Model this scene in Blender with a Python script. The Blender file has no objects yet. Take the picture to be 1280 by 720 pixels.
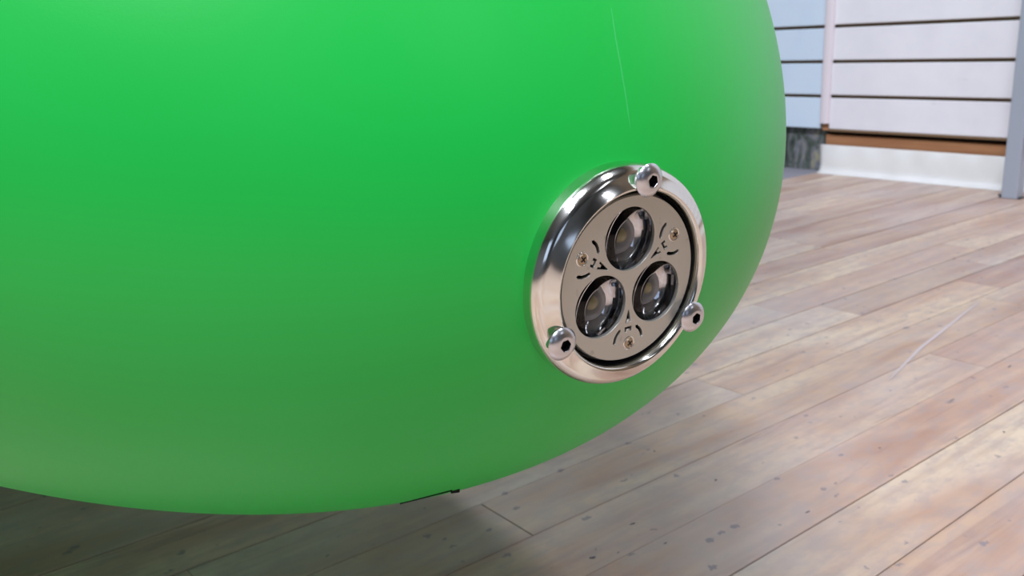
import bpy, bmesh, math, random
from mathutils import Matrix, Vector
random.seed(7)
C = bpy.context.scene.collection
PI = math.pi
# ------------------------------------------------------------------ camera
H = 0.311
RC = Matrix(((0.6242222016935178, -0.1815305646006014, 0.7598639990344876),
             (0.7804630377289143, 0.18845658537985424, -0.5961221034032549),
             (-0.034986992609429446, 0.9651584168118478, 0.2593166805382853)))
cam_d = bpy.data.cameras.new('camera')
cam = bpy.data.objects.new('camera', cam_d); C.objects.link(cam)
cam.matrix_world = Matrix.Translation((0, 0, H)) @ RC.to_4x4()
cam_d.sensor_width = 36; cam_d.lens = 1126 / 1280 * 36
cam_d.clip_start = 0.01
cam_d.dof.use_dof = True; cam_d.dof.focus_distance = 0.25; cam_d.dof.aperture_fstop = 34
bpy.context.scene.camera = cam
# ------------------------------------------------------------------ light
w = bpy.data.worlds.new('world'); bpy.context.scene.world = w; w.use_nodes = True
bg = w.node_tree.nodes['Background']
bg.inputs[0].default_value = (0.80, 0.88, 1.0, 1); bg.inputs[1].default_value = 0.05

def area(name, loc, target, sx, sy, power, col):
    d = bpy.data.lights.new(name, 'AREA'); d.shape = 'RECTANGLE'; d.size = sx; d.size_y = sy
    d.energy = power; d.color = col
    o = bpy.data.objects.new(name, d); C.objects.link(o); o.location = loc
    o.rotation_euler = (Vector(target) - Vector(loc)).to_track_quat('-Z', 'Y').to_euler()
    return o
# unseen window-sized lights before the blank walls, added for bluish sheen and reflections
area('sheen_light', (2.0, -3.85, 1.7), (2.0, 0, 1.7), 1.6, 1.5, 8, (0.72, 0.90, 1.3))
area('sheen_light', (4.35, -2.0, 1.8), (0, -2.0, 1.8), 1.4, 1.3, 5, (0.72, 0.90, 1.3))
# fluorescent tubes under the ceiling, two of them added to brighten the back wall
for x, y, pw in ((0.2, -0.85, 82), (0.2, -0.3, 20), (1.0, -1.05, 22), (0.3, 0.9, 22), (-2.4, -0.8, 44), (-1.2, -0.8, 24), (3.0, 1.2, 9)):
    area('tube_light', (x, y, 2.65), (x, y, 0), 1.2, 0.12, pw, (0.96, 1.0, 1.16))
vs = bpy.context.scene.view_settings
vs.view_transform = 'Standard'; vs.look = 'None'; vs.gamma = 1; vs.use_curve_mapping = False
vs.exposure = -0.16

# ------------------------------------------------------------------ materials
def mat(name, col, rough=0.5, metal=0.0, spec=0.5, coat=0.0, coat_rough=0.1):
    m = bpy.data.materials.new(name); m.use_nodes = True
    b = m.node_tree.nodes['Principled BSDF']
    b.inputs['Base Color'].default_value = (*col, 1); b.inputs['Roughness'].default_value = rough
    b.inputs['Metallic'].default_value = metal; b.inputs['Specular IOR Level'].default_value = spec
    b.inputs['Coat Weight'].default_value = coat; b.inputs['Coat Roughness'].default_value = coat_rough
    return m
def N(m, t, **kw):
    n = m.node_tree.nodes.new(t)
    for k, v in kw.items(): setattr(n, k, v)
    return n
def L(m, a, b): m.node_tree.links.new(a, b)
def ramp(m, fac, stops):
    r = N(m, 'ShaderNodeValToRGB'); e = r.color_ramp.elements
    while len(e) < len(stops): e.new(0.5)
    for i, (p, c) in enumerate(stops):
        e[i].position = p; e[i].color = (*c, 1) if len(c) == 3 else c
    L(m, fac, r.inputs[0]); return r.outputs[0]
def noise(m, vec, scale, detail=4, rough=0.55, dist=0.0):
    n = N(m, 'ShaderNodeTexNoise'); n.inputs['Scale'].default_value = scale
    n.inputs['Detail'].default_value = detail; n.inputs['Roughness'].default_value = rough
    n.inputs['Distortion'].default_value = dist
    if vec is not None: L(m, vec, n.inputs['Vector'])
    return n.outputs['Fac']
def mapping(m, scale, loc=(0, 0, 0), rot=(0, 0, 0)):
    g = N(m, 'ShaderNodeNewGeometry'); p = N(m, 'ShaderNodeMapping')
    p.inputs['Scale'].default_value = scale; p.inputs['Location'].default_value = loc; p.inputs['Rotation'].default_value = rot
    L(m, g.outputs['Position'], p.inputs['Vector']); return p.outputs[0]
def mix(m, fac, a, b, mode='MIX'):
    x = N(m, 'ShaderNodeMix', data_type='RGBA', blend_type=mode)
    if isinstance(fac, (int, float)): x.inputs[0].default_value = fac
    else: L(m, fac, x.inputs[0])
    for i, v in ((6, a), (7, b)):
        if isinstance(v, tuple): x.inputs[i].default_value = (*v, 1)
        else: L(m, v, x.inputs[i])
    return x.outputs[2]
def bump(m, h, strength, dist):
    b = N(m, 'ShaderNodeBump'); b.inputs['Strength'].default_value = strength; b.inputs['Distance'].default_value = dist
    L(m, h, b.inputs['Height']); L(m, b.outputs[0], m.node_tree.nodes['Principled BSDF'].inputs['Normal'])
def P(m): return m.node_tree.nodes['Principled BSDF']

# green plastic shell
M_green = mat('green_plastic', (0.012, 0.50, 0.055), 0.40, 0, 0.42, 0.15, 0.35)
v = mapping(M_green, (1, 1, 1))
L(M_green, mix(M_green, ramp(M_green, noise(M_green, v, 9, 2), [(0.35, (0, 0, 0)), (0.7, (1, 1, 1))]), (0.004, 0.48, 0.052), (0.006, 0.50, 0.060)), P(M_green).inputs['Base Color'])
bump(M_green, noise(M_green, v, 1800, 2), 0.05, 0.0003)
M_seam = mat('green_seam', (0.03, 0.52, 0.10), 0.4)

# maple planks
def wood(name, gain=1.0):
    m = mat(name, (0.5, 0.35, 0.22), 0.36, 0, 0.5)
    oi = N(m, 'ShaderNodeObjectInfo')
    sc = N(m, 'ShaderNodeVectorMath', operation='SCALE'); sc.inputs[3].default_value = 37.0
    cb = N(m, 'ShaderNodeCombineXYZ'); L(m, oi.outputs['Random'], cb.inputs[0]); L(m, oi.outputs['Random'], cb.inputs[2]); L(m, cb.outputs[0], sc.inputs[0])
    g = N(m, 'ShaderNodeNewGeometry')
    ad = N(m, 'ShaderNodeVectorMath', operation='ADD'); L(m, g.outputs['Position'], ad.inputs[0]); L(m, sc.outputs[0], ad.inputs[1])
    def mp(s, src=ad.outputs[0]):
        p = N(m, 'ShaderNodeMapping'); p.inputs['Scale'].default_value = s; L(m, src, p.inputs['Vector']); return p.outputs[0]
    world = g.outputs['Position']
    grain = noise(m, mp((85, 4.5, 20)), 1.0, 5, 0.6, 0.5)
    broad = noise(m, mp((20, 3.0, 6)), 1.0, 3, 0.5, 0.8)
    col = ramp(m, broad, [(0.30, (0.45, 0.29, 0.21)), (0.46, (0.56, 0.42, 0.33)), (0.66, (0.66, 0.55, 0.42))])
    col = mix(m, ramp(m, grain, [(0.33, (0.40, 0.40, 0.40)), (0.55, (0, 0, 0))]), col, (0.36, 0.23, 0.18))
    col = mix(m, 1.0, col, oi.outputs['Color'], 'MULTIPLY')
    mot = noise(m, mp((90, 40, 10), world), 1.0, 5, 0.65)
    col = mix(m, ramp(m, mot, [(0.38, (0.45, 0.45, 0.45)), (0.56, (0, 0, 0))]), col, (0.36, 0.29, 0.28))
    vein = noise(m, mp((46, 2.2, 12)), 1.0, 4, 0.6, 1.5)
    col = mix(m, ramp(m, vein, [(0.60, (0, 0, 0)), (0.68, (0.45, 0.45, 0.45)), (0.72, (0, 0, 0))]), col, (0.30, 0.17, 0.13))
    # worn greyish film
    wear = noise(m, mp((7, 4, 1), world), 1.0, 5, 0.6)
    col = mix(m, ramp(m, wear, [(0.46, (0, 0, 0)), (0.68, (0.42, 0.42, 0.42))]), col, (0.56, 0.52, 0.52))
    # ink-dark dents and small stains, a little longer along the grain
    def spots(scale, thr, seed):
        vv = N(m, 'ShaderNodeTexVoronoi'); vv.inputs['Scale'].default_value = 1
        wv = N(m, 'ShaderNodeVectorMath', operation='ADD'); nz = N(m, 'ShaderNodeTexNoise'); nz.inputs['Scale'].default_value = 260; L(m, world, nz.inputs['Vector'])
        s2 = N(m, 'ShaderNodeVectorMath', operation='SCALE'); s2.inputs[3].default_value = 0.007; L(m, nz.outputs['Color'], s2.inputs[0])
        L(m, world, wv.inputs[0]); L(m, s2.outputs[0], wv.inputs[1])
        p = N(m, 'ShaderNodeMapping'); p.inputs['Scale'].default_value = scale; p.inputs['Location'].default_value = (seed, seed * 2, 0)
        L(m, wv.outputs[0], p.inputs['Vector']); L(m, p.outputs[0], vv.inputs['Vector'])
        sep = N(m, 'ShaderNodeSeparateColor'); L(m, vv.outputs['Color'], sep.inputs[0])
        mm = N(m, 'ShaderNodeMath', operation='MULTIPLY'); mm.inputs[1].default_value = thr; L(m, sep.outputs[0], mm.inputs[0])
        pw = N(m, 'ShaderNodeMath', operation='POWER'); pw.inputs[1].default_value = 2.2; L(m, sep.outputs[0], pw.inputs[0])
        mm2 = N(m, 'ShaderNodeMath', operation='MULTIPLY'); mm2.inputs[1].default_value = thr; L(m, pw.outputs[0], mm2.inputs[0])
        su = N(m, 'ShaderNodeMath', operation='SUBTRACT'); L(m, mm2.outputs[0], su.inputs[0]); L(m, vv.outputs['Distance'], su.inputs[1])
        return ramp(m, su.outputs[0], [(0.0, (0, 0, 0)), (0.05, (0.6, 0.6, 0.6))])
    col = mix(m, spots((95, 60, 1), 0.24, 3.1), col, (0.16, 0.15, 0.19))
    col = mix(m, spots((38, 24, 1), 0.13, 7.7), col, (0.13, 0.12, 0.16))
    if gain != 1.0: col = mix(m, 1.0, col, (gain, gain, gain), 'MULTIPLY')
    L(m, col, P(m).inputs['Base Color'])
    L(m, ramp(m, wear, [(0.3, (0.33,) * 3), (0.7, (0.48,) * 3)]), P(m).inputs['Roughness'])
    bump(m, grain, 0.12, 0.0006)
    return m
M_plank = wood('maple_plank')
M_gap = mat('gap_dirt_and_shade', (0.035, 0.028, 0.03), 0.8)
M_greyboard = mat('grey_painted_board', (0.30, 0.29, 0.33), 0.5)
M_scratch = mat('pale_scratch', (0.56, 0.47, 0.45), 0.5)
M_stain = mat('ink_dark_stain', (0.10, 0.10, 0.13), 0.6)

def painted(name, a, b, rough=0.5, sc=14):
    m = mat(name, a, rough)
    v = mapping(m, (1, 1, 1))
    f = noise(m, v, sc, 4)
    c = mix(m, ramp(m, f, [(0.4, (0, 0, 0)), (0.75, (1, 1, 1))]), a, b)
    s = noise(m, mapping(m, (14, 14, 40)), 1.0, 5, 0.7)
    c = mix(m, ramp(m, s, [(0.66, (0, 0, 0)), (0.78, (0.35, 0.35, 0.35))]), c, (0.42, 0.38, 0.38))
    L(m, c, P(m).inputs['Base Color']); return m
M_slat = painted('off_white_laminate', (0.86, 0.84, 0.88), (0.80, 0.78, 0.83))
M_slat_b = painted('bluish_white_laminate', (0.66, 0.78, 0.90), (0.62, 0.74, 0.88), 0.35)
M_strip = mat('pinkish_white_strip', (0.80, 0.72, 0.76), 0.5)
M_cream = painted('cream_vinyl', (0.82, 0.81, 0.79), (0.76, 0.75, 0.72), 0.4)
M_mdf = mat('brown_fibreboard', (0.27, 0.19, 0.12), 0.8)
M_orange = mat('orange_brown_wood', (0.42, 0.19, 0.08), 0.5)
L(M_orange, ramp(M_orange, noise(M_orange, mapping(M_orange, (5, 30, 60)), 1.0, 4), [(0.35, (0.36, 0.16, 0.07)), (0.65, (0.50, 0.25, 0.12))]), P(M_orange).inputs['Base Color'])
M_stone = mat('dark_stone', (0.12, 0.13, 0.12), 0.7)
sv = mapping(M_stone, (34, 20, 18))
sn = noise(M_stone, sv, 1.0, 6, 0.65, 1.0)
L(M_stone, ramp(M_stone, sn, [(0.34, (0.025, 0.03, 0.03)), (0.5, (0.10, 0.12, 0.10)), (0.58, (0.20, 0.20, 0.23)), (0.68, (0.34, 0.32, 0.20))]), P(M_stone).inputs['Base Color'])
bump(M_stone, sn, 0.8, 0.01)
M_post = mat('grey_painted_metal', (0.42, 0.46, 0.54), 0.4, 0.25)
M_black = mat('black_rubber', (0.003, 0.003, 0.003), 0.7, 0, 0.2)
M_dark = mat('dark_housing_and_shade', (0.015, 0.015, 0.017), 0.5)
# metals
M_chrome = mat('polished_aluminium', (0.72, 0.715, 0.65), 0.13, 1.0)
M_steel = mat('stainless_steel', (0.60, 0.60, 0.61), 0.27, 1.0)
M_socket = mat('socket_black', (0.01, 0.008, 0.008), 0.5, 0.3)
M_plate = mat('satin_grey_plate', (0.46, 0.45, 0.41), 0.38, 0.75)
pv = mapping(M_plate, (1, 1, 1))
L(M_plate, mix(M_plate, ramp(M_plate, noise(M_plate, pv, 300, 5, 0.6), [(0.62, (0, 0, 0)), (0.74, (0.6, 0.6, 0.6))]), (0.50, 0.49, 0.43), (0.24, 0.22, 0.19)), P(M_plate).inputs['Base Color'])
M_brass = mat('dull_brass', (0.42, 0.33, 0.22), 0.35, 0.9)
M_mirror = mat('mirror_reflector', (0.90, 0.91, 0.93), 0.10, 1.0)
M_lensring = mat('frosted_lens_base', (0.45, 0.46, 0.46), 0.35, 0.1)
M_phos = mat('led_phosphor', (0.42, 0.36, 0.14), 0.35, 0, 0.5, 0.6, 0.05)
M_glass = bpy.data.materials.new('clear_lens'); M_glass.use_nodes = True
P(M_glass).inputs['Transmission Weight'].default_value = 1.0; P(M_glass).inputs['Roughness'].default_value = 0.0
P(M_glass).inputs['IOR'].default_value = 1.35

# ------------------------------------------------------------------ helpers
def obj(name, bm, m, parent=None, smooth=False, mats=None):
    me = bpy.data.meshes.new(name); bm.to_mesh(me); bm.free()
    for mm in ([m] + (mats or [])): me.materials.append(mm)
    if smooth:
        for f in me.polygons: f.use_smooth = True
    o = bpy.data.objects.new(name, me); C.objects.link(o)
    if parent: o.parent = parent
    return o
def box(bm, x0, x1, y0, y1, z0, z1, bev=0.0, mi=0):
    r = bmesh.ops.create_cube(bm, size=1.0)
    for q in r['verts']:
        q.co = Vector(((x0 + x1) / 2 + q.co.x * (x1 - x0), (y0 + y1) / 2 + q.co.y * (y1 - y0), (z0 + z1) / 2 + q.co.z * (z1 - z0)))
    fs = set(f for q in r['verts'] for f in q.link_faces)
    for f in fs: f.material_index = mi
    if bev > 0:
        bmesh.ops.bevel(bm, geom=list({e for f in fs for e in f.edges}), offset=bev, segments=1, affect='EDGES')
def lathe(bm, prof, seg=96, cx=0, cy=0, a0=0.0, mi=0):
    rings = []
    for r, z in prof:
        if r < 1e-7: rings.append([bm.verts.new((cx, cy, z))])
        else: rings.append([bm.verts.new((cx + r * math.cos(a0 + 2 * PI * i / seg), cy + r * math.sin(a0 + 2 * PI * i / seg), z)) for i in range(seg)])
    for a, b in zip(rings, rings[1:]):
        for i in range(seg):
            j = (i + 1) % seg
            if len(a) == 1 and len(b) == 1: continue
            if len(a) == 1: f = bm.faces.new((a[0], b[i], b[j]))
            elif len(b) == 1: f = bm.faces.new((a[i], b[0], a[j]))
            else: f = bm.faces.new((a[i], b[i], b[j], a[j]))
            f.material_index = mi
    bmesh.ops.recalc_face_normals(bm, faces=bm.faces)
def arc(cr, cz, r, d0, d1, n):
    return [(cr + r * math.cos(math.radians(d0 + (d1 - d0) * i / n)), cz + r * math.sin(math.radians(d0 + (d1 - d0) * i / n))) for i in range(n + 1)]
def structure(o): o['kind'] = 'structure'; return o

# ------------------------------------------------------------------ floor: sub-floor and planks
PWD = 0.05722
floor = bpy.data.objects.new('floor', None)
bm = bmesh.new(); box(bm, -4.5, 4.5, -4.0, 1.93, -0.06, -0.0145)
floor = structure(obj('floor', bm, M_gap))
W = 1.870
def row_x(k): return -0.2404 - PWD * k       # right edge of row k
fixed = {4: [0.63, 1.14], 5: [0.92, 1.248], 8: [0.55, 1.19], 9: [0.75, 1.195], 10: [0.4, 1.205], 11: [0.7, 1.21], 3: [1.62], 2: [0.1, 1.45], 1: [-0.3], 0: [-0.1], -1: [-0.2], 6: [0.42, 1.33], 7: [0.2, 0.8]}
tints = {}
pal = [(1.0, 1.0, 1.0), (0.96, 0.90, 0.86), (1.04, 0.98, 0.88), (0.92, 0.80, 0.74), (1.0, 0.94, 0.90), (1.05, 1.02, 0.98)]
mesh_cache = {}
def plank_mesh(length, gl, gr):
    key = (round(length, 3), gl, gr)
    if key not in mesh_cache:
        b = bmesh.new(); box(b, -PWD / 2 + gl, PWD / 2 - gr, 0.0002, length - 0.0003, -0.014, 0, 0.0003)
        me = bpy.data.meshes.new('plank'); b.to_mesh(me); b.free(); me.materials.append(M_plank); mesh_cache[key] = me
    return mesh_cache[key]
gap_of = {0: 0.00045, 1: 0.00045, 2: 0.0002, 3: 0.0003, 4: 0.0003, 5: 0.0008, 6: 0.0009, 7: 0.0004, 8: 0.0011}
def half_gap(k):      # half the joint at the right edge of row k
    if k not in gap_of: gap_of[k] = random.choice([0.0004, 0.0008, 0.0013])
    return gap_of[k]
far = bmesh.new()
npl = 0
for k in range(-38, 74):
    cxr = row_x(k) - PWD / 2
    gl, gr = half_gap(k + 1), half_gap(k)
    inner = -8 <= k <= 22
    ys = []
    y = -4.0
    if inner:
        y = -0.55 - random.random() * 0.3
        ys = [y]
        fx = [f for f in fixed.get(k, [])]
        while y < W:
            step = random.choice([0.45, 0.6, 0.75, 0.9])
            nxt = y + step
            if fx and nxt > fx[0] - 0.18:
                nxt = fx.pop(0)
            elif k in fixed and not fx: nxt = W + 0.02
            if W - nxt < 0.2: nxt = W + 0.02
            y = nxt; ys.append(min(y, W + 0.02))
            if y >= W: break
        yy = -4.0
        while yy < ys[0] - 0.05:
            n2 = min(ys[0], yy + 1.1); box(far, cxr - PWD / 2 + 0.0004, cxr + PWD / 2 - 0.0004, yy, n2 - 0.0006, -0.014, 0); yy = n2
        for a, b in zip(ys, ys[1:]):
            ln = round(b - a, 3)
            o = bpy.data.objects.new('plank', plank_mesh(ln, gl, gr)); C.objects.link(o); o.parent = floor
            o.location = (cxr, a, random.uniform(-0.00025, 0.0))
            t = random.choice(pal); g = random.uniform(0.93, 1.05)
            if k == 5 and abs(a - 0.92) < 0.02: t, g = (0.92, 0.84, 0.80), 0.93
            if k == 4 and abs(a - 1.14) < 0.02: t, g = (0.90, 0.74, 0.70), 0.92
            if k == 4 and abs(a - 0.63) < 0.02: t, g = (1.06, 1.0, 0.90), 1.02
            if k == -1: t, g = (0.92, 0.74, 0.66), 0.93
            if k == 0: t, g = (1.04, 0.99, 0.92), 1.02
            if k == 1: t, g = (1.02, 0.90, 0.82), 1.0
            if k == 2: t, g = (0.98, 0.86, 0.82), 0.95
            o.color = (t[0] * g, t[1] * g, t[2] * g, 1); npl += 1
    else:
        yy = -4.0 + random.random() * 0.5
        box(far, cxr - PWD / 2 + 0.0004, cxr + PWD / 2 - 0.0004, -4.0, yy - 0.0006, -0.014, 0)
        while yy < W:
            n2 = yy + random.uniform(0.5, 1.2)
            if n2 > W - 0.2: n2 = W + 0.02
            box(far, cxr - PWD / 2 + 0.0004, cxr + PWD / 2 - 0.0004, yy, n2 - 0.0006, -0.014, 0); yy = n2
fo = obj('planking', far, M_plank, floor); fo['kind'] = 'stuff'; fo.color = (1, 0.95, 0.9, 1)
# grey board let into the floor by the stone plinth
bm = bmesh.new(); box(bm, -1.9, -1.205, 1.60, W + 0.03, -0.010, 0.0012, 0.0006)
obj('threshold_board', bm, M_greyboard, floor)
# the long pale scuff: a hair-thin raised smear of wax on the boards
bm = bmesh.new()
pts = [(-0.4618, 1.0674), (-0.4512, 1.004), (-0.4385, 0.9327), (-0.4262, 0.862), (-0.4108, 0.7964), (-0.401, 0.7571)]
prev = None
for i, (x, y) in enumerate(pts):
    hw = 0.0016 * math.sin(PI * (i + 0.4) / (len(pts) - 0.2)) + 0.0003
    a = bm.verts.new((x - hw, y - 0.3 * hw, 0.0003)); b = bm.verts.new((x + hw, y + 0.3 * hw, 0.0003))
    if prev: bm.faces.new((prev[0], prev[1], b, a))
    prev = (a, b)
obj('scuff_mark', bm, M_scratch, floor)

# the larger dark stains, each a thin crust of tar on the boards
for x, y, l_, w_ in ((-0.3664, 0.3439, 4.5, 2.6), (-0.3786, 0.3916, 6.0, 1.8), (-0.3475, 0.3901, 4.0, 1.4), (-0.4444, 0.4847, 3.5, 2.0), (-0.3303, 0.616, 2.6, 2.6), (-0.4628, 0.5665, 4.0, 1.4),
                     (-0.3813, 0.4818, 3.5, 2.0), (-0.2802, 0.7132, 3.2, 2.6), (-0.3392, 0.7484, 10.0, 1.6), (-0.3424, 0.8669, 9.0, 1.8), (-0.3103, 0.4905, 7.0, 1.6), (-0.36, 0.36, 2, 1), (-0.372, 0.352, 1.6, 1)):
    bm = bmesh.new(); n_ = 12; c0 = bm.verts.new((0, 0, 0.00025))
    rg = []
    for q in range(n_):
        a_ = 2 * PI * q / n_; f_ = random.uniform(0.5, 1.1)
        rg.append(bm.verts.new((w_ * 0.0005 * f_ * math.cos(a_), l_ * 0.0005 * f_ * math.sin(a_), 0.00008)))
    for q in range(n_): bm.faces.new((c0, rg[q], rg[(q + 1) % n_]))
    o = obj('stain', bm, M_stain, floor); o.location = (x, y, 0); o.rotation_euler = (0, 0, random.uniform(-0.5, 0.5))

# ------------------------------------------------------------------ back wall of grooved panels
bm = bmesh.new(); box(bm, -4.5, 4.5, W + 0.045, W + 0.12, 0, 2.7)
wall = structure(obj('wall_back', bm, M_mdf))
bm = bmesh.new(); box(bm, -4.5, 4.5, W + 0.016, W + 0.045, 0.100, 2.7)
obj('backing_board', bm, M_mdf, wall)
def slat_mesh(length, m, name):
    # profile with a hooked lip at the groove, extruded along X
    b = bmesh.new()
    prof = [(0.016, 0.0), (0.0015, 0.0), (0.0, 0.0015), (0.0, 0.0682), (0.0015, 0.0697), (0.0115, 0.0697), (0.0115, 0.0765), (0.016, 0.0765)]
    A = [b.verts.new((0, y, z)) for y, z in prof]; B = [b.verts.new((length, y, z)) for y, z in prof]
    for i in range(len(prof)):
        j = (i + 1) % len(prof); f = b.faces.new((A[i], B[i], B[j], A[j]))
        f.material_index = 1 if 4 <= i <= 6 else 0
    b.faces.new(A[::-1]); b.faces.new(B)
    bmesh.ops.recalc_face_normals(b, faces=b.faces)
    me = bpy.data.meshes.new(name); b.to_mesh(me); b.free(); me.materials.append(m); me.materials.append(M_mdf); return me
bays = [(-2.62, -1.208, M_slat_b, 0.0), (-1.184, -0.786, M_slat, 0.0), (-0.764, 0.6, M_slat, 0.0)]
for x0, x1, m, dy in bays:
    me = slat_mesh(x1 - x0, m, 'slat')
    for r in range(27):
        o = bpy.data.objects.new('slat', me); C.objects.link(o); o.parent = wall
        o.location = (x0, W + dy + 0.0005, 0.1015 + 0.0767 * r)
        if r == 0 and m is M_slat: pass
# worn lip under the lowest slats
M_lip = mat('worn_brown_edge', (0.20, 0.12, 0.06), 0.7)
for x0, x1 in ((-1.184, -0.786), (-0.764, 0.6)):
    bm = bmesh.new(); box(bm, x0, x1, W - 0.0015, W + 0.016, 0.0965, 0.1015, 0.0012)
    obj('panel_edge', bm, M_lip, wall)
# orange-brown board under the panels, stone plinth further left
bm = bmesh.new(); box(bm, -1.197, 0.6, W + 0.012, W + 0.04, 0.0, 0.0875)
structure(obj('trim_1', bm, M_orange))
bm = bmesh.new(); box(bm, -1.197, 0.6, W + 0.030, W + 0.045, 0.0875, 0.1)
obj('painted_shade_board', bm, M_gap, wall)  # near-black board stands in for the shade in the recess
bm = bmesh.new(); box(bm, -4.5, -1.1975, W + 0.02, W + 0.045, 0.0, 0.100)
obj('stone_plinth', bm, M_stone, wall)
# cover strip between the bays
bm = bmesh.new()
prof = [(0.012 * math.cos(PI + PI * i / 10), -0.009 * math.sin(PI * i / 10) ** 0.6) for i in range(11)]
A = [bm.verts.new((x, y, 0)) for x, y in prof]; B = [bm.verts.new((x, y, 2.56)) for x, y in prof]
for i in range(10): bm.faces.new((A[i], A[i + 1], B[i + 1], B[i]))
bm.faces.new(A); bm.faces.new(B[::-1]); bm.faces.new((A[0], B[0], B[10], A[10])); bmesh.ops.recalc_face_normals(bm, faces=bm.faces)
o = structure(obj('trim_2', bm, M_strip)); o.location = (-1.1955, W + 0.0015, 0.114)
bm = bmesh.new(); box(bm, -1.203, -1.188, W + 0.004, W + 0.016, 0.098, 0.118); obj('wood_block', bm, M_orange, wall)
# cove baseboard
bm = bmesh.new()
prof = [(0.010, 0.065), (0.001, 0.065), (0.0, 0.0635), (0.0, 0.020), (-0.001, 0.012), (-0.0035, 0.006), (-0.008, 0.002), (-0.013, 0.0005), (-0.013, 0.0), (0.010, 0.0)]
nX = 40; rows_ = []
for i in range(nX + 1):
    x = -1.204 + (0.417) * i / nX
    wob = 0.0006 * math.sin(i * 0.9) + (0.002 if i == 0 else 0)
    rows_.append([bm.verts.new((x + (0.0015 * math.sin(z * 90) if i == 0 else 0), W + y + (wob if y <= 0 else 0), z)) for y, z in prof])
for a, b in zip(rows_, rows_[1:]):
    for i in range(len(prof)):
        j = (i + 1) % len(prof); bm.faces.new((a[i], b[i], b[j], a[j]))
bm.faces.new(rows_[0][::-1]); bm.faces.new(rows_[-1]); bmesh.ops.recalc_face_normals(bm, faces=bm.faces)
structure(obj('baseboard_back', bm, M_cream, None, True))
bm = bmesh.new(); box(bm, -0.76, 0.6, W - 0.001, W + 0.010, 0, 0.065, 0.001); box(bm, -0.76, 0.6, W - 0.011, W, 0, 0.004, 0.001)
structure(obj('baseboard_back', bm, M_cream))

# the rest of the room, behind the photographer
M_wallpaint = mat('grey_white_paint', (0.15, 0.16, 0.17), 0.7)
for nm, dims in (('wall_front', (-4.6, 4.6, -4.12, -4.0, 0, 2.7)), ('wall_left', (-4.62, -4.5, -4.0, 1.99, 0, 2.7)), ('wall_right', (4.5, 4.62, -4.0, 1.99, 0, 2.7)), ('ceiling', (-4.62, 4.62, -4.12, 1.99, 2.7, 2.8))):
    bm = bmesh.new(); box(bm, *dims); structure(obj(nm, bm, M_wallpaint))

# ------------------------------------------------------------------ grey post
post = bpy.data.objects.new('metal_post', None); C.objects.link(post); post.location = (-0.7375, 1.790, 0)
post['label'] = 'grey painted metal post standing at the right end of the white wall panels'; post['category'] = 'post'
bm = bmesh.new()
s = 0.0145
pr = []
for cx_, cy_, a0 in ((s - .003, s - .003, 0), (-s + .003, s - .003, 90), (-s + .003, -s + .003, 180), (s - .003, -s + .003, 270)):
    for q in range(4): pr.append((cx_ + .003 * math.cos(math.radians(a0 + 30 * q)), cy_ + .003 * math.sin(math.radians(a0 + 30 * q))))
A = [bm.verts.new((x, y, 0.001)) for x, y in pr]; B = [bm.verts.new((x, y, 2.6)) for x, y in pr]
for i in range(16): bm.faces.new((A[i], A[(i + 1) % 16], B[(i + 1) % 16], B[i]))
bm.faces.new(A[::-1]); bm.faces.new(B)
o = obj('upright', bm, M_post, post)
bm = bmesh.new(); box(bm, -0.019, 0.019, -0.010, 0.010, 0, 0.003, 0.001)
lathe(bm, [(0.004, 0.003), (0.004, 0.006), (0, 0.0065)], 12, -0.0185, -0.006)
obj('foot_plate', bm, mat('dark_foot_steel', (0.06, 0.055, 0.06), 0.5, 0.5), post)

# ------------------------------------------------------------------ the green vehicle
veh = bpy.data.objects.new('vehicle', None); C.objects.link(veh); veh.location = (-0.5167, 0.1213, 0)
veh['label'] = 'rounded lime green plastic vehicle body with a round three-lamp headlight, low over the plank floor'; veh['category'] = 'vehicle'
VI = Matrix.Translation(-veh.location)
EC = Vector((-0.516654923307029, 0.12129532372362484, 0.3993694028876297))
AX = (0.1879165097990753, 0.2624298001927677, 0.39296027239330966)
EV = Matrix(((0.5348705395084254, -0.2157165637920192, 0.8169332102881663),
             (-0.10669863881578795, 0.9418759376467809, 0.3185672904691492),
             (0.8381699746715007, 0.25755792006413014, -0.48076502719251035)))
EM = Matrix.Translation(EC) @ EV.to_4x4() @ Matrix.Diagonal((*AX, 1))
EMI = EM.inverted()
def on_shell(px, py, lift=0.0):
    "world point and normal where the sight line of a photo pixel meets the shell"
    d = RC @ Vector(((px - 640) / 1126, -(py - 360) / 1126, -1)); o = Vector((0, 0, H))
    ol = EMI @ o; dl = EMI.to_3x3() @ d
    a = dl.dot(dl); b = ol.dot(dl); c = ol.dot(ol) - 1; disc = b * b - a * c
    t = (-b - math.sqrt(max(disc, 0))) / a
    Pt = o + d * t; n = (EMI.to_3x3().transposed() @ (EMI @ Pt)).normalized()
    return Pt + n * lift, n
LM = Matrix(((0.07225776706414233, 0.0773857164940909, 0.994379337064885),
             (0.9965771288051022, -0.04574589742840235, -0.06885738312663758),
             (0.04016019722913, 0.9959511854258551, -0.08042633155472845)))
LC = Vector((-0.1724551190495283, 0.17738448511819024, 0.24644543801906765))
import numpy as np
US, VS = 720, 440
th = np.linspace(0, PI, VS + 1)[:, None]; ph = np.linspace(0, 2 * PI, US, endpoint=False)[None, :]
co = np.stack([np.sin(th) * np.cos(ph), np.sin(th) * np.sin(ph), np.cos(th) + 0 * ph], -1).reshape(-1, 3)
E4 = np.array(EM); co = co @ E4[:3, :3].T + E4[:3, 3]
i_, j_ = np.meshgrid(np.arange(VS), np.arange(US), indexing='ij'); j2 = (j_ + 1) % US
quads = np.stack([i_ * US + j_, (i_ + 1) * US + j_, (i_ + 1) * US + j2, i_ * US + j2], -1).reshape(-1, 4)
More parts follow.
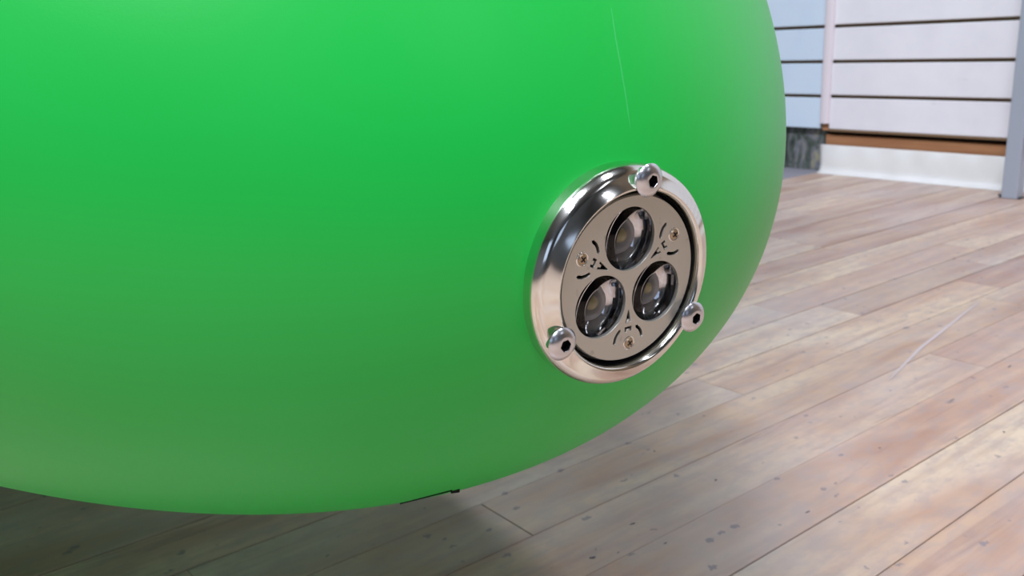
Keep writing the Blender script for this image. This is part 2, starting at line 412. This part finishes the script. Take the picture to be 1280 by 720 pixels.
lo = (co - np.array(LC)) @ np.array(LM)
gone = (np.hypot(lo[:, 0], lo[:, 1]) < 0.0288) & (lo[:, 2] > -0.05)      # the opening the headlight sits in
quads = quads[~gone[quads].any(1)]
co = co - np.array(veh.location)
me = bpy.data.meshes.new('body_shell')
me.from_pydata(co.tolist(), [], quads.tolist()); me.materials.append(M_green)
me.polygons.foreach_set('use_smooth', [True] * len(me.polygons)); me.update()
shell = bpy.data.objects.new('body_shell', me); C.objects.link(shell); shell.parent = veh
# unseen upper body, added above the frame to shade the floor
bm = bmesh.new(); bmesh.ops.create_uvsphere(bm, u_segments=64, v_segments=40, radius=1.0)
for q in bm.verts: q.co = VI @ Vector((-1.20 + 0.90 * q.co.x, 0.10 + 0.50 * q.co.y, 0.76 + 0.62 * q.co.z))
obj('shading_upper_body', bm, M_green, veh, True)
# faint mould seam rising from the headlight
def ribbon(name, pix, wid, lift, m):
    bm = bmesh.new(); prev = None
    for i, (x, y) in enumerate(pix):
        Pt, n = on_shell(x, y, 0)
        j = min(i + 1, len(pix) - 1); k = max(i - 1, 0)
        tng = (on_shell(*pix[j])[0] - on_shell(*pix[k])[0]).normalized(); sd = n.cross(tng).normalized()
        tp = math.sin(PI * (i + 0.5) / len(pix)) ** 0.5 * wid
        vs_ = [bm.verts.new(VI @ (Pt + sd * tp * c + n * lift * e)) for c, e in ((-1, -0.3), (-0.5, 0.8), (0, 1), (0.5, 0.8), (1, -0.3))]
        if prev:
            for a in range(4): bm.faces.new((prev[a], prev[a + 1], vs_[a + 1], vs_[a]))
        prev = vs_
    bmesh.ops.recalc_face_normals(bm, faces=bm.faces)
    return obj(name, bm, m, veh, True)
ribbon('seam', [(764, 10), (767, 30), (770, 50), (774, 72), (778, 95), (782, 118), (785, 140), (788, 160)], 0.0004, 0.00005, M_seam)
# black bracket peeping out under the shell, with its rail
bp, bn = on_shell(563, 615.5)
bm = bmesh.new(); box(bm, -0.0015, 0.0015, -0.0012, 0.0012, -0.0007, 0.0015, 0.0002)
o = obj('bracket', bm, M_black, veh)
p1, n1 = on_shell(568, 612.5); 
d_ = RC @ Vector(((569 - 640) / 1126, -(612.2 - 360) / 1126, -1)); dist = (p1 - Vector((0, 0, H))).length
o.location = VI @ (Vector((0, 0, H)) + d_.normalized() * (dist + 0.002)); o.rotation_euler = (0.0, -0.12, 0.9)
bm = bmesh.new(); prev = None
for i in range(9):
    t = i / 8; px = 500 + 66 * t
    # silhouette height at px
    pt, nn = on_shell(px, 629.5 - 17.5 * t - 0.5)
    q = [bm.verts.new(VI @ (pt + Vector((0, 0, dz - 0.0006)) + nn * e)) for dz, e in ((0.001, -0.003), (-0.0010 - 0.0002 * t, -0.001), (0.001, -0.006))]
    if prev:
        for a in range(3): bm.faces.new((prev[a], prev[(a + 1) % 3], q[(a + 1) % 3], q[a]))
    prev = q
bmesh.ops.recalc_face_normals(bm, faces=bm.faces)
obj('underside_rail', bm, M_black, veh)
# rear wheels that carry the body, hidden behind it
for yy in (-0.02, 0.26):
    bm = bmesh.new()
    lathe(bm, [(0.145, 0.02)] + arc(0.158, 0.0, 0.024, 120, -120, 16) + [(0.145, -0.02), (0.145, 0.02)], 64)
    tyre = obj('tyre', bm, M_black, veh, True); tyre.rotation_euler = (PI / 2, 0, 0)
    tyre.location = VI @ Vector((-0.86, yy, 0.182))
    bm = bmesh.new()
    lathe(bm, [(0.146, 0.012), (0.146, -0.012), (0.138, -0.010), (0.138, 0.010), (0.146, 0.012)], 64)
    lathe(bm, [(0, 0.03), (0.018, 0.03), (0.018, -0.03), (0, -0.03)], 24)
    for i in range(12):
        a = 2 * PI * i / 12; dx, dy = math.cos(a), math.sin(a)
        r = bmesh.ops.create_cone(bm, segments=6, radius1=0.0012, radius2=0.0012, depth=0.125)
        mt = Matrix.Translation((dx * 0.078, dy * 0.078, 0)) @ Matrix.Rotation(a, 4, 'Z') @ Matrix.Rotation(PI / 2, 4, 'Y')
        bmesh.ops.transform(bm, matrix=mt, verts=r['verts'])
    obj('wheel_rim', bm, M_steel, tyre)
bm = bmesh.new(); r = bmesh.ops.create_cone(bm, segments=16, radius1=0.01, radius2=0.01, depth=0.34)
ax_ = obj('axle', bm, M_dark, veh); ax_.rotation_euler = (PI / 2, 0, 0); ax_.location = VI @ Vector((-0.86, 0.12, 0.182))
bm = bmesh.new(); box(bm, -0.02, 0.28, -0.02, 0.02, -0.012, 0.012, 0.003)
sa = obj('swing_arm', bm, M_dark, veh); sa.location = VI @ Vector((-0.86, 0.12, 0.182)); sa.rotation_euler = (0, -0.45, 0)

# ---- headlight (local z = out of the lamp)
bm = bmesh.new()   # housing cup behind the plate
lathe(bm, [(0.0252, -0.0035), (0.0252, -0.016), (0.0, -0.016)], 64)
lathe(bm, [(0.0, -0.0148), (0.0240, -0.0148), (0.0240, -0.0035), (0.0252, -0.0035)], 64)
head = obj('headlight', bm, M_dark, veh, True)
head.matrix_local = VI @ Matrix.Translation(LC) @ LM.to_4x4()
head['label'] = 'round headlight with polished ring, grey face plate and three clear lamps'
# ring
bm = bmesh.new()
lathe(bm, [(0.0322, -0.0095), (0.0324, -0.0032)], 160)
lathe(bm, [(0.0324, -0.0032), (0.0323, -0.0027), (0.0319, -0.0016), (0.0312, -0.0005), (0.0303, 0.0002), (0.0299, 0.0004)], 160)
lathe(bm, [(0.0299, 0.0004), (0.0285, 0.0011), (0.0272, 0.0020), (0.0267, 0.0023)], 160)
lathe(bm, [(0.0267, 0.0023), (0.0262, 0.0022), (0.0258, 0.0016), (0.0256, 0.0008), (0.0256, -0.0006)], 160)
lathe(bm, [(0.0256, -0.0006), (0.0256, -0.012)], 160, 0, 0, 0, 1)  # lower bore coloured dark for the shade inside the ring
ring = obj('trim_ring', bm, M_chrome, head, True, [M_dark]); ring['label'] = 'polished metal ring around the headlight'
# fine machined notches on the ring's shoulder are left to the material
# face plate: filled curve with holes
cu = bpy.data.curves.new('face_plate', 'CURVE'); cu.dimensions = '2D'; cu.fill_mode = 'BOTH'; cu.extrude = 0.0005; cu.bevel_depth = 0.00012; cu.bevel_resolution = 1; cu.offset = -0.00012
def spline(pts):
    s_ = cu.splines.new('POLY'); s_.points.add(len(pts) - 1)
    for i, (x, y) in enumerate(pts): s_.points[i].co = (x, y, 0, 1)
    s_.use_cyclic_u = True
def circ_pts(r, n, cx=0, cy=0): return [(cx + r * math.cos(2 * PI * i / n), cy + r * math.sin(2 * PI * i / n)) for i in range(n)]
def rot(pts, deg):
    a = math.radians(deg); return [(x * math.cos(a) - y * math.sin(a), x * math.sin(a) + y * math.cos(a)) for x, y in pts]
spline(circ_pts(0.0241, 144))
LED = [(0.0119 * math.cos(math.radians(a)), 0.0119 * math.sin(math.radians(a))) for a in (90, 210, 330)]
for x, y in LED: spline(circ_pts(0.0091, 72, x, y))
mm_ = 0.001
for a in (30, 150, 270):    # sector drawn with its axis along +x
    spline([(x * mm_, y * mm_) for x, y in rot([(9.3, -0.15), (9.3, 0.15), (13.1, 1.15), (13.1, 0.55), (12.1, 0.35), (12.1, -0.35), (13.1, -0.55), (13.1, -1.15)], a)])
    spline([(x * mm_, y * mm_) for x, y in rot([(14.4, -1.3), (14.4, 1.3), (15.9, 1.3), (15.9, 0.6), (15.1, 0.6), (15.1, -0.6), (15.9, -0.6), (15.9, -1.3)], a)])
    for s_ in (1, -1):
        pth = [(15.0, 3.2), (16.0, 4.2), (17.0, 4.85), (18.4, 5.2)]
        ln = []
        for side in (1, -1):
            q = []
            for i, (x, y) in enumerate(pth):
                x2, y2 = pth[min(i + 1, 3)]; x1, y1 = pth[max(i - 1, 0)]; l = math.hypot(x2 - x1, y2 - y1)
                q.append((x - (y2 - y1) / l * 0.48 * side, (y + (x2 - x1) / l * 0.48 * side) * s_))
            if side == 1: ln += q + [(18.95, 5.3 * s_)]
            else: ln += q[::-1] + [(14.65, 2.85 * s_)]
        spline([(x * mm_, y * mm_) for x, y in rot(ln, a)])
tmp = bpy.data.objects.new('tmp_plate', cu); C.objects.link(tmp)
bpy.context.view_layer.update()
pm = bpy.data.meshes.new_from_object(tmp.evaluated_get(bpy.context.evaluated_depsgraph_get()))
bpy.data.objects.remove(tmp)
pm.name = 'face_plate'; pm.materials.clear(); pm.materials.append(M_plate)
plate = bpy.data.objects.new('face_plate', pm); C.objects.link(plate); plate.parent = head; plate.location = (0, 0, -0.0006)
plate['label'] = 'satin grey plate pierced with slots'
# rim of the plate (rounded edge falling back)
bm = bmesh.new(); lathe(bm, [(0.0240, -0.0003), (0.0243, -0.0006), (0.0244, -0.0012), (0.0244, -0.0045), (0.0240, -0.0045), (0.0240, -0.0003)], 120)
obj('plate_rim', bm, M_plate, head, True)
for n_, (x, y) in enumerate(LED):
    bm = bmesh.new()   # twelve-sided mirror bowl, flat facets
    lathe(bm, [(0.0096, -0.0019), (0.0092, -0.0024), (0.0081, -0.0036), (0.0066, -0.0047), (0.0050, -0.0055), (0.0, -0.0058), (0.0, -0.0064), (0.0066, -0.0054), (0.0094, -0.0030), (0.0099, -0.0019), (0.0096, -0.0019)], 18, 0, 0, n_ * 0.3)
    rf = obj('reflector', bm, M_mirror, head); rf.location = (x, y, 0)
    bm = bmesh.new()
    lathe(bm, [(0.0, -0.0057), (0.0043, -0.0057), (0.0043, -0.0046)] + arc(0.0036, -0.0042, 0.0007, 0, 180, 8) + [(0.0026, -0.0050), (0.0, -0.0050)], 40)
    o = obj('lamp_base', bm, M_lensring, head, True); o.location = (x, y, 0.0)
    bm = bmesh.new(); lathe(bm, [(0.0022, -0.0050), (0.0022, -0.0047)] + arc(0.0, -0.0047, 0.0021, 10, 90, 8), 32)
    o = obj('lamp_dome', bm, M_phos, head, True); o.location = (x, y, 0.0)
    bm = bmesh.new(); lathe(bm, [(0.0, -0.0018), (0.0095, -0.0018), (0.0096, -0.0016), (0.0095, -0.0013), (0.0, -0.00125)], 48)
    o = obj('lamp_lens', bm, M_glass, head, True); o.location = (x, y, 0)
for a in (30, 150, 270):
    ar = math.radians(a + 1)
    bm = bmesh.new()
    lathe(bm, [(0.00155, -0.0006), (0.00155, 0.0001), (0.0013, 0.0004), (0.0, 0.00055)], 28)
    for q in (0, 1):
        c1 = bmesh.new(); box(c1, -0.0009, 0.0009, -0.0002, 0.0002, 0.0003, 0.00062, 0, 0)
        rm = Matrix.Rotation(q * PI / 2 + 0.6, 4, 'Z'); vs2 = [bm.verts.new(rm @ vv.co) for vv in c1.verts]; c1.verts.index_update()
        for f in c1.faces:
            nf = bm.faces.new([vs2[vv.index] for vv in f.verts]); nf.material_index = 1
        c1.free()
    o = obj('screw', bm, M_brass, head, False, [M_socket]); o.location = (0.0195 * math.cos(ar), 0.0195 * math.sin(ar), 0)
    bm = bmesh.new(); lathe(bm, [(0.0016, -0.0002), (0.0018, 0.0002), (0.0021, 0.0001), (0.0022, -0.0002)], 28)
    o = obj('screw_recess', bm, M_chrome, head, True); o.location = (0.0195 * math.cos(ar), 0.0195 * math.sin(ar), 0)
# button head bolts with hexagonal sockets
def bolt_bm():
    bm = bmesh.new(); seg = 48
    lathe(bm, [(0.0030, -0.003), (0.0030, 0.0024)], seg)
    lathe(bm, [(0.0030, 0.0024), (0.0046, 0.0024), (0.0047, 0.0026)], seg)
    lathe(bm, [(0.0047, 0.0026), (0.0045, 0.0029), (0.0040, 0.0034), (0.0034, 0.0038), (0.0026, 0.0041)], seg)
    # dome top with a hexagonal mouth
    top = [q for q in bm.verts if abs(q.co.z - 0.0041) < 1e-6]; top.sort(key=lambda q: math.atan2(q.co.y, q.co.x))
    def hexr(a, r):
        k = (a + 0.3) % (PI / 3) - PI / 6; return r * math.cos(PI / 6) / math.cos(k)
    def ringv(r, z): return [bm.verts.new((hexr(math.atan2(q.co.y, q.co.x), r) * math.cos(math.atan2(q.co.y, q.co.x)), hexr(math.atan2(q.co.y, q.co.x), r) * math.sin(math.atan2(q.co.y, q.co.x)), z)) for q in top]
    r1 = ringv(0.0019, 0.0043); r2 = ringv(0.00175, 0.0042); r3 = ringv(0.0017, 0.0022)
    for a, b, mi in ((top, r1, 0), (r1, r2, 0), (r2, r3, 1)):
        for i in range(len(top)):
            j = (i + 1) % len(top); f = bm.faces.new((a[i], a[j], b[j], b[i])); f.material_index = mi
    f = bm.faces.new(r3); f.material_index = 1
    bmesh.ops.recalc_face_normals(bm, faces=bm.faces)
    return bm
for i, (x, y) in enumerate(((4.0, 28.3), (-25.9, -12.0), (23.3, -16.4))):
    o = obj('bolt', bolt_bm(), M_steel, head, True, [M_socket]); o.location = (x * mm_, y * mm_, 0.0)
    for f in o.data.polygons:
        if f.material_index == 1: f.use_smooth = False
    o.rotation_euler = (0, 0, 0.4 * i)
print('planks', npl)
